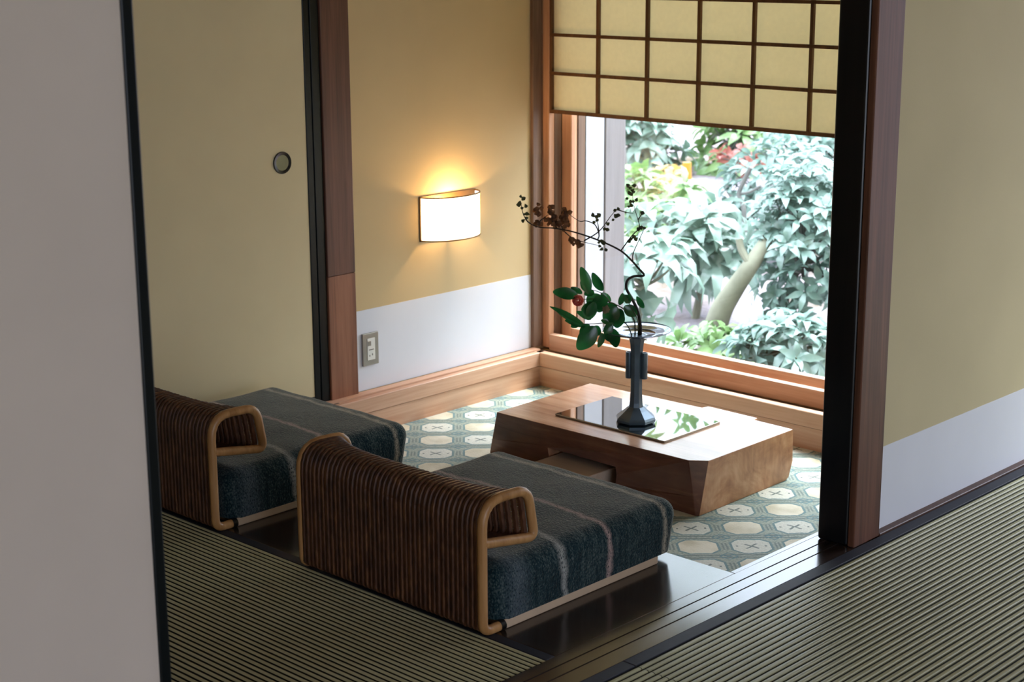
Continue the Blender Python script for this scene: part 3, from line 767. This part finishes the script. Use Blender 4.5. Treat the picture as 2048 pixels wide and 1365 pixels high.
# ------------------------------------------------------------------ DRIED BRANCH
db = thing('dried_branch', 'long crooked dark branch with small dry leaves, arching from the vase', 'branch', mouth)
main = [mouth+rv*.008]+[vp(x, y, o) for x, y, o in ((1281,655,0),(1276,625,0),(1265,600,0),(1253,578,.005),(1255,561,.01),(1268,553,.015),(1288,551,.02),(1277,537,.02),(1262,520,.02),(1240,501,.015),(1200,482,.01),(1150,465,0),(1110,457,-.01),(1080,455,-.02),(1060,447,-.02),(1047,430,-.02),(1041,402,-.02))]
b = MB(); pp = spline(main, 5); n = len(pp)
b.tube(pp, [.0046*(1-i/(n-1))+.0009 for i in range(n)], 7)
b.build('main_stem', M['twig'], db, True)
for tw in ([(1241,503),(1262,474),(1278,456),(1276,440),(1268,412),(1263,374)], [(1266,524),(1267,505),(1287,460),(1280,454)], [(1168,482),(1198,463),(1222,432),(1236,416)], [(1237,420),(1252,425),(1267,427)],
           [(1195,480),(1198,470),(1190,450),(1172,442),(1160,443),(1140,430),(1132,421)], [(1125,460),(1150,479),(1200,492)], [(1080,442),(1096,430)], [(1276,440),(1285,426)], [(1060,447),(1052,440),(1046,425)],
           [(1198,468),(1196,450),(1192,440)], [(1108,456),(1104,440),(1102,420)], [(1125,458),(1118,440)]):
    q = spline([vp(x, y, random.uniform(-.01, .02)) for x, y in tw], 5); n = len(q)
    MB().tube(q, [.0016*(1-i/(n-1))+.0006 for i in range(n)], 5).build('twig', M['twig'], db, True)
def bits(pts, size, m, name):
    for x, y in pts:
        p = vp(x, y, random.uniform(-.012, .012)); s_ = size*random.uniform(.75, 1.3)
        a = random.uniform(0, 2*PI); d = rv*math.cos(a)+Vector((0, 0, 1))*math.sin(a)+nv*random.uniform(-.4, .4)
        MB().leaf(p-d*s_*.5, p+d*s_*.5, -nv+rv*random.uniform(-.6, .6), s_*.85, .4, .35).build(name, m, db, False, None, False)
bits([(1042,393),(1047,398),(1040,407),(1051,412),(1044,416),(1038,409),(1050,428),(1053,436),(1047,442),(1055,428),(1187,430),(1193,434),(1197,431),(1236,418),(1230,421),(1232,432),(1237,430),(1226,440),(1216,448),(1209,459),(1215,459),(1188,445),(1194,441),
      (1255,372),(1260,376),(1268,371),(1265,380),(1262,388),(1267,384),(1254,397),(1258,386),(1273,399),(1266,403),(1260,404),(1258,413),(1263,411),(1285,426),(1276,459),(1282,455),(1289,456),(1262,478),(1268,474),(1272,478),(1258,482),(1198,485),(1203,482),(1200,492),(1207,486),(1202,498),(1212,500)], .0130, M['seed'], 'seed_pod')
DL = []
for cx, cy, rx, ry, k_ in ((1074,420,8,12,8),(1076,446,8,6,6),(1102,420,6,10,8),(1106,436,12,10,12),(1116,448,12,9,12),(1132,432,10,14,12),(1128,450,9,10,8),(1146,482,9,6,8),(1158,489,8,6,7),(1096,440,6,8,5)):
    for i in range(k_): DL.append((random.gauss(cx, rx*.5), random.gauss(cy, ry*.5)))
bits(DL, .0158, M['dry'], 'dry_leaf')

# ------------------------------------------------------------------ RATTAN FLOOR CHAIRS
CW = .622; CX1, CY = -2.297, 2.3245
def make_chair():
    r = thing('floor_chair', 'front dark rattan floor chair with blue cushion, nearest the threshold', 'chair', (CX1-CW/2, CY, 0), 'legless rattan chairs facing the table')
    X0, X1 = CX1-CW, CX1
    core = [(.062, .0115), (.0115, .0115), (.0115, .306), (.153, .301), (.174, .186), (.016, .212)]
    rad = [0, .024, .062, .034, .024, 0]
    P = resample(fillet([Vector((0, a, c)) for a, c in core], rad), .012)
    for x in (X0+.0115, X1-.0115):
        tbp = [Vector((x, CY+p.y, p.z)) for p in P]
        MB().tube(tbp, .0112, 12).build('side_frame', M['cane_tube'], r, True)
        MB().tube([Vector((x, CY+.060, .0115)), Vector((x, CY+.074, .0115))], .0122, 12).build('tube_cap', M['cap'], r, True)
    # woven body
    core = [(.020, .014), (.0095, .020), (.0095, .308), (.152, .304), (.173, .190), (.012, .214)]
    rad = [0, .006, .062, .034, .024, 0]
    Q = resample(fillet([Vector((0, a, c)) for a, c in core], rad), .008)
    def sad(x, p, inset=0.0):
        t = (x-X0)/CW; w_ = 1-(2*t-1)**4
        k_ = min(1, max(0, (p.z-.15)/.04)) if p.y > .011 else 0
        y = .0095+(p.y-.0095)*(1-.36*w_*k_)
        return Vector((x, CY+y, p.z - .006*w_*k_))
    N = 40; pit = (CW-.046)/(N-1)
    xs = [X0+.023+i*pit for i in range(N)]
    b = MB()
    for i, x in enumerate(xs):
        b.tube([sad(x+.0006*math.sin(7*j*.3+i), p) for j, p in enumerate(Q)], .0070 + .0004*math.sin(i*2.3), 6)
    # thin inner weave strands crossing the ribs
    nQ = len(Q)
    for j in range(2, nQ-1, 1):
        for half in (0, 1):
            t = j + .5*half
            if t > nQ-1.5: continue
            p = Q[int(t)].lerp(Q[min(nQ-1, int(t)+1)], t-int(t))
            tan = (Q[min(nQ-1, int(t)+1)]-Q[int(t)]).normalized(); nr = Vector((0, -tan.z, tan.y))
            pts = []
            for i in range(N*2-1):
                x = xs[0]+i*pit/2
                off = .0036 if i % 2 == 0 else -.001
                c0 = sad(x, p)
                pts.append(c0 - nr*(off if (int(2*t)+i//2) % 2 == 0 else off*.55))
            vs2 = []
            for c0 in pts: vs2 += [c0+tan*.0016, c0-tan*.0016]
            b.m = 1
            b.add(vs2, [(2*i, 2*i+1, 2*i+3, 2*i+2) for i in range(len(pts)-1)]); b.m = 0
    b.build('woven_back', [M['rattan'], M['weft']], r, True, None, False)
    # seat
    sy0, sy1 = CY+.056, CY+.690
    b = MB(); bm = bmesh.new(); bmesh.ops.create_cube(bm, size=1)
    x0, x1, y0, y1, z0, z1 = X0+.004, X1-.004, sy0, sy1, .0215, .148
    for v in bm.verts: v.co = Vector(((x0+x1)/2+v.co.x*(x1-x0), (y0+y1)/2+v.co.y*(y1-y0), (z0+z1)/2+v.co.z*(z1-z0)))
    ed = [e for e in bm.edges if max(v.co.z for v in e.verts) > .1 and min(v.co.z for v in e.verts) > .1]
    up = [e for e in bm.edges if abs(e.verts[0].co.z-e.verts[1].co.z) > .05]
    lowf = [e for e in bm.edges if max(v.co.z for v in e.verts) < .05]
    bmesh.ops.bevel(bm, geom=ed+up, offset=.042, segments=8, profile=.5, affect='EDGES')
    bmesh.ops.subdivide_edges(bm, edges=[e for e in bm.edges if e.calc_length() > .1], cuts=14, use_grid_fill=True)
    for v in bm.verts:
        c = v.co
        if c.z > .05:
            u = (c.x-x0)/(x1-x0); w_ = (c.y-y0)/(y1-y0)
            c.z += .008*math.sin(PI*min(1, max(0, u)))*math.sin(PI*min(1, max(0, w_)))+.0015*math.sin(c.x*31)*math.sin(c.y*27)
    for v in bm.verts:                                 # tucked-in lower edge
        k_ = max(0, (.06-v.co.z)/.04)
        if v.co.y > y1-.05: v.co.y -= .022*k_*k_
    b.bm(bm).build('seat_cushion', M['cushion'], r, True)
    MB().rbox(X0+.006, X1-.0055, CY+.0755, CY+.607, .0003, .0235, .004, 2).build('seat_base', M['base_cloth'], r)
    return r
ch1 = make_chair()
ch2 = copy_tree(ch1); ch2.location.x -= .952; ch2.location.y += .004
ch2['label'] = 'farther dark rattan floor chair with blue cushion, beside the cream sliding door'

# ------------------------------------------------------------------ GARDEN
def gz_at(y): return -.52 + max(0, (y-7))*.055
b = MB(); nx, ny = 24, 20; vs = []; fs = []
for j in range(ny+1):
    for i in range(nx+1):
        x = -26+i*1.9; y = 4.75+j*1.1
        vs.append((x, y, gz_at(y)+.05*math.sin(x*1.7+y)*math.sin(y*1.3)))
for j in range(ny):
    for i in range(nx): fs.append((j*(nx+1)+i, j*(nx+1)+i+1, (j+1)*(nx+1)+i+1, (j+1)*(nx+1)+i))
struct('ground', b.add(vs, fs), M['soil'], 'pale garden soil outside the window', None, True)

def rnd_dir():
    while True:
        v = Vector((random.uniform(-1, 1), random.uniform(-1, 1), random.uniform(-1, 1)))
        if .05 < v.length < 1: return v.normalized()
def shrub(name, label, cat, c, rad, n, ll, lw, m, bark, nl=(5, 8), trunk=True, droop=.2, group=None):
    c = Vector(c); g = gz_at(c.y)
    r = thing(name, label, cat, (c.x, c.y, g-.02), group)
    b = MB(); tips = []
    for i in range(n):
        d = rnd_dir(); rr = random.uniform(.35, 1)**.6
        p = c + Vector((d.x*rad[0], d.y*rad[1], d.z*rad[2]))*rr
        if p.z < g+.03: p.z = g+random.uniform(.03, .15)
        tips.append(p)
        ax = (d*.6+Vector((random.uniform(-.5, .5), random.uniform(-.5, .5), random.uniform(.3, 1)))).normalized()
        s1 = ax.orthogonal().normalized(); s2 = ax.cross(s1); k_ = random.randint(*nl); a0 = random.uniform(0, 6.28)
        for q in range(k_):
            a = a0+2*PI*q/k_+random.uniform(-.25, .25); el = random.uniform(-.15, .55)
            ld = (s1*math.cos(a)+s2*math.sin(a))*math.cos(el)+ax*math.sin(el)
            L_ = ll*random.uniform(.7, 1.2)
            b.leaf(p+ld*L_*.06, p+ld*L_+Vector((0, 0, -droop*L_*.5)), ax, lw*random.uniform(.8, 1.15), droop, .2)
    b.build('foliage', m, r, True, None, False)
    b = MB()
    root = Vector((c.x+random.uniform(-.1, .1), c.y, g-.02)); crown = Vector((c.x, c.y, max(g+.1, c.z-.2*rad[2])))
    if trunk:
        pp = spline([root, root.lerp(crown, .5)+Vector((random.uniform(-.12, .12), 0, 0)), crown], 6); k_ = len(pp)
        tr = .02+.025*rad[2]
        b.tube(pp, [tr*(1-.5*i/(k_-1)) for i in range(k_)], 8)
    for p in random.sample(tips, min(len(tips), 26)):
        m_ = crown.lerp(p, .5)+Vector((0, 0, -.06*rad[2]))
        b.tube(spline([crown, m_, p], 4), [.010, .009, .008, .008, .007, .006, .005, .004, .003], 5)
    b.build('branches', bark, r, True)
    return r
# (pixel only picks the direction; Y is how far outside the wall each plant stands)
def gp_(x, y, Y): return at(x, y, Y=Y)
shrub('leafy_shrub', 'pale shrub with broad drooping leaves closest to the window, left part of the garden view', 'shrub', gp_(1288, 555, 5.75), (.17, .16, .2), 13, .20, .075, M['g_big'], M['bark'], (5, 7), True, .45)
shrub('leafy_shrub', 'tall broad-leaved shrub with pale blue green whorls, centre of the garden view', 'shrub', gp_(1385, 468, 7.0), (.36, .26, .22), 36, .21, .07, M['g_big'], M['bark'], (6, 8), True, .35)
shrub('mint_shrub', 'dense mint green shrub with small leaves on the right of the garden view', 'shrub', gp_(1606, 490, 6.85), (.24, .24, .46), 165, .10, .040, M['g_small'], M['bark_dark'], (5, 7), True, .25)
shrub('mint_shrub', 'mint green small-leaved shrub behind the dense right shrub', 'shrub', gp_(1560, 385, 8.3), (.40, .3, .32), 120, .12, .045, M['g_small'], M['bark_dark'], (5, 7), True, .25)
shrub('leafy_shrub', 'fresh green shrub catching light behind the vase branch', 'shrub', gp_(1310, 430, 8.3), (.36, .3, .3), 50, .18, .06, M['g_mid'], M['bark'], (6, 8), True, .3)
shrub('ground_plant', 'low leafy plants just outside the window, bottom right', 'plant', gp_(1575, 690, 5.95), (.26, .2, .13), 60, .12, .042, M['g_small'], M['stem'], (5, 7), False, .3)
shrub('ground_plant', 'low pale green plants on the soil below the leaning trunk', 'plant', gp_(1440, 692, 6.2), (.26, .18, .06), 34, .13, .042, M['g_mid'], M['stem'], (5, 7), False, .3)
shrub('leafy_shrub', 'pale broad-leaved shrub high in the garden view, left of the bamboo stake', 'shrub', gp_(1285, 290, 10.2), (.36, .3, .3), 46, .2, .07, M['g_big'], M['bark_dark'], (6, 8), True, .25)
shrub('leafy_shrub', 'light green shrub right under the paper screen', 'shrub', gp_(1462, 285, 10.7), (.32, .3, .28), 44, .19, .065, M['g_mid'], M['bark_dark'], (6, 8), True, .25)
shrub('mint_shrub', 'fine-leaved mint shrub far back at the upper right', 'shrub', gp_(1600, 300, 10.4), (.34, .3, .28), 80, .13, .05, M['g_small'], M['bark_dark'], (5, 7), True, .25)
shrub('red_shrub', 'small reddish shrub among the green ones', 'shrub', gp_(1475, 318, 9.5), (.16, .14, .08), 12, .11, .05, M['g_red'], M['bark_dark'], (5, 7), True, .25)
shrub('yellow_shrub', 'small yellow leaved shrub around the bamboo stake', 'shrub', gp_(1338, 368, 9.25), (.17, .14, .12), 12, .12, .05, M['g_yellow'], M['bark_dark'], (5, 7), True, .25)
shrub('leafy_shrub', 'pale shrub far to the left of the window, hidden by the white outer board', 'shrub', (-7.9, 7.2, .1), (.5, .4, .45), 60, .2, .07, M['g_big'], M['bark'], (6, 8), True, .3)
shrub('mint_shrub', 'mint shrub to the far left of the window, behind the white outer board', 'shrub', (-9.6, 8.6, .2), (.6, .45, .5), 120, .13, .048, M['g_small'], M['bark_dark'], (5, 7), True, .25)
shrub('leafy_shrub', 'green shrub at the right of the garden, hidden by the dark post', 'shrub', (-3.3, 6.9, .15), (.45, .4, .5), 60, .18, .06, M['g_mid'], M['bark'], (6, 8), True, .3)
shrub('mint_shrub', 'tall mint shrub behind the dark post, at the right end of the garden', 'shrub', (-4.3, 8.6, .25), (.5, .4, .6), 130, .12, .045, M['g_small'], M['bark_dark'], (5, 7), True, .25)
hd = 'hedge of pale green garden bushes at the back'
for i, x in enumerate((-14.2, -12.6, -11.0, -9.4, -7.8, -6.2)):
    shrub('hedge_bush', ['hedge bush at the far left end of the back row', 'second hedge bush from the left in the back row', 'third hedge bush from the left in the back row', 'fourth hedge bush from the left in the back row', 'fifth hedge bush from the left, behind the post', 'hedge bush at the far right end of the back row'][i],
          'bush', (x, 13.2, .1), (.66, .5, .75), 150, .24, .085, M['g_dark'], M['bark_dark'], (5, 7), True, .25, hd)
tg = 'taller trees standing over the garden shrubs'
for q in (((-7.75, 9.35, 2.65), (1.25, .95, 1.2), 'tree with light green crown, centre one of the three tall garden trees'), ((-12.2, 11.6, 3.1), (1.4, 1, 1.4), 'tall garden tree standing farthest from the window, beyond the left shrubs'), ((-5.4, 10.9, 3.0), (1.2, .95, 1.4), 'tall garden tree standing nearest the right side of the garden')):
    shrub('garden_tree', q[2], 'tree', q[0], q[1], 175, .17, .06, M['g_mid'], M['bark_dark'], (5, 7), True, .3, tg)
# leaning pale trunk
lt = MB(); pp = spline([gp_(1418, 668, 6.5)-Vector((0, 0, .1)), gp_(1440, 628, 6.5), gp_(1468, 580, 6.52), gp_(1502, 530, 6.56), gp_(1535, 480, 6.7), gp_(1562, 440, 6.9)], 6); k_ = len(pp)
lt.tube(pp, [.066*(1-.6*i/(k_-1)) for i in range(k_)], 10)
pp = spline([gp_(1497, 525, 6.54), gp_(1483, 500, 6.54), gp_(1478, 478, 6.54)], 5); lt.tube(pp, [.018]*len(pp), 8)
tag(lt.build('leaning_trunk', M['bark'], None, True, gp_(1418, 668, 6.5)-Vector((0, 0, .1))), 'pale bare trunk leaning right in the middle of the garden', 'trunk')
fk = MB(); q = [gp_(1490, 450, 7.8), gp_(1486, 410, 7.8), gp_(1478, 388, 7.8), gp_(1490, 358, 7.8), gp_(1502, 335, 7.8)]
rt_ = gp_(1500, 560, 7.8); rt_.z = gz_at(7.8)-.03
fk.tube(spline([rt_]+q, 5), .014, 7); fk.tube(spline([gp_(1478, 388, 7.8), gp_(1500, 384, 7.8), gp_(1522, 372, 7.8)], 4), .008, 6)
tag(fk.build('forked_branch', M['bark_dark'], None, True, rt_), 'thin dark forked sapling in the upper middle of the garden', 'sapling')
bs = MB(); p1 = gp_(1374, 325, 8.75); p0 = gp_(1380, 420, 8.75); p0.z = gz_at(8.75)-.05; p0.x = p1.x+.02; p0.y = 8.75
bs.tube([p0, p0.lerp(p1, .33), p0.lerp(p1, .66), p1], .030, 12)
for t in (.3, .55, .8): 
    q = p0.lerp(p1, t); bs.tube([q-Vector((0, 0, .006)), q+Vector((0, 0, .006))], .033, 12)
tag(bs.build('bamboo_stake', M['bamboo'], None, True, p0), 'thick yellow bamboo stake standing in the garden', 'stake')
tn = MB(); p1 = gp_(1568, 640, 6.0); p0 = gp_(1562, 745, 6.0)
tn.tube(spline([p0, p0.lerp(p1, .5)+Vector((.01, 0, 0)), p1], 5), .006, 6)
tag(tn.build('thin_stick', M['bark'], None, True, p0), 'thin pale stick standing upright near the window sill', 'stick')

# ------------------------------------------------------------------ WORLD (bright overcast sky) AND PORTALS
w = bpy.data.worlds.new('overcast_sky'); sc.world = w; w.use_nodes = True
t = w.node_tree; t.nodes.clear()
o = t.nodes.new('ShaderNodeOutputWorld'); bg = t.nodes.new('ShaderNodeBackground')
tc = t.nodes.new('ShaderNodeTexCoord'); sp = t.nodes.new('ShaderNodeSeparateXYZ'); rp = t.nodes.new('ShaderNodeValToRGB')
t.links.new(tc.outputs['Generated'], sp.inputs[0]); t.links.new(sp.outputs[2], rp.inputs[0])
e = rp.color_ramp.elements; e[0].position = 0; e[0].color = (.20, .22, .265, 1); e[1].position = .85; e[1].color = (.90, .98, 1.14, 1); e2 = e.new(.30); e2.color = (.35, .385, .47, 1)
t.links.new(rp.outputs[0], bg.inputs[0]); bg.inputs[1].default_value = 13
t.links.new(bg.outputs[0], o.inputs[0])
SL = bpy.data.lights.new('hazy_sun', 'SUN'); SL.energy = 8.5; SL.angle = math.radians(28); SL.color = (.88, .94, 1.0)
so = bpy.data.objects.new('hazy_sun', SL); COL.objects.link(so); so.location = (0, 8, 6)
so.rotation_euler = (-Vector((.17, .55, 1.0))).to_track_quat('-Z', 'Y').to_euler()
def portal(name, loc, rot, sx, sy):
    l = bpy.data.lights.new(name, 'AREA'); l.shape = 'RECTANGLE'; l.size = sx; l.size_y = sy
    l.cycles.is_portal = True
    ob = bpy.data.objects.new(name, l); COL.objects.link(ob); ob.location = loc; ob.rotation_euler = rot
portal('window_portal', (-3.05, 4.52, .92), (-PI/2, 0, 0), 1.9, 1.9)
portal('far_portal', ((FAR1-1.95)/2, 5.72, .98), (-PI/2, 0, 0), FAR1+1.95, 1.95)
portal('side_portal', (XS+.12, (SD0+SD1)/2, .98), (0, PI/2, 0), 1.95, SD1-SD0)

# ------------------------------------------------------------------ CAMERA
cd = bpy.data.cameras.new('camera'); cam = bpy.data.objects.new('camera', cd); COL.objects.link(cam)
cd.sensor_width = 36; cd.sensor_fit = 'HORIZONTAL'; cd.lens = FPX*36/2048; cd.clip_start = .05; cd.clip_end = 200
Rm = Matrix((RT, UP, -fw)).transposed()
cam.matrix_world = Matrix.Translation(CAM) @ Rm.to_4x4()
cd.dof.use_dof = True; cd.dof.focus_distance = 4.1; cd.dof.aperture_fstop = 7.1
sc.camera = cam
sc.view_settings.view_transform = 'Standard'; sc.view_settings.look = 'None'; sc.view_settings.exposure = 0; sc.view_settings.gamma = 1
sc.view_settings.use_curve_mapping = False
sc.cycles.max_bounces = 10; sc.cycles.diffuse_bounces = 5; sc.cycles.glossy_bounces = 4; sc.cycles.transparent_max_bounces = 12
sc.cycles.sample_clamp_indirect = 8
sc.cycles.use_denoising = True
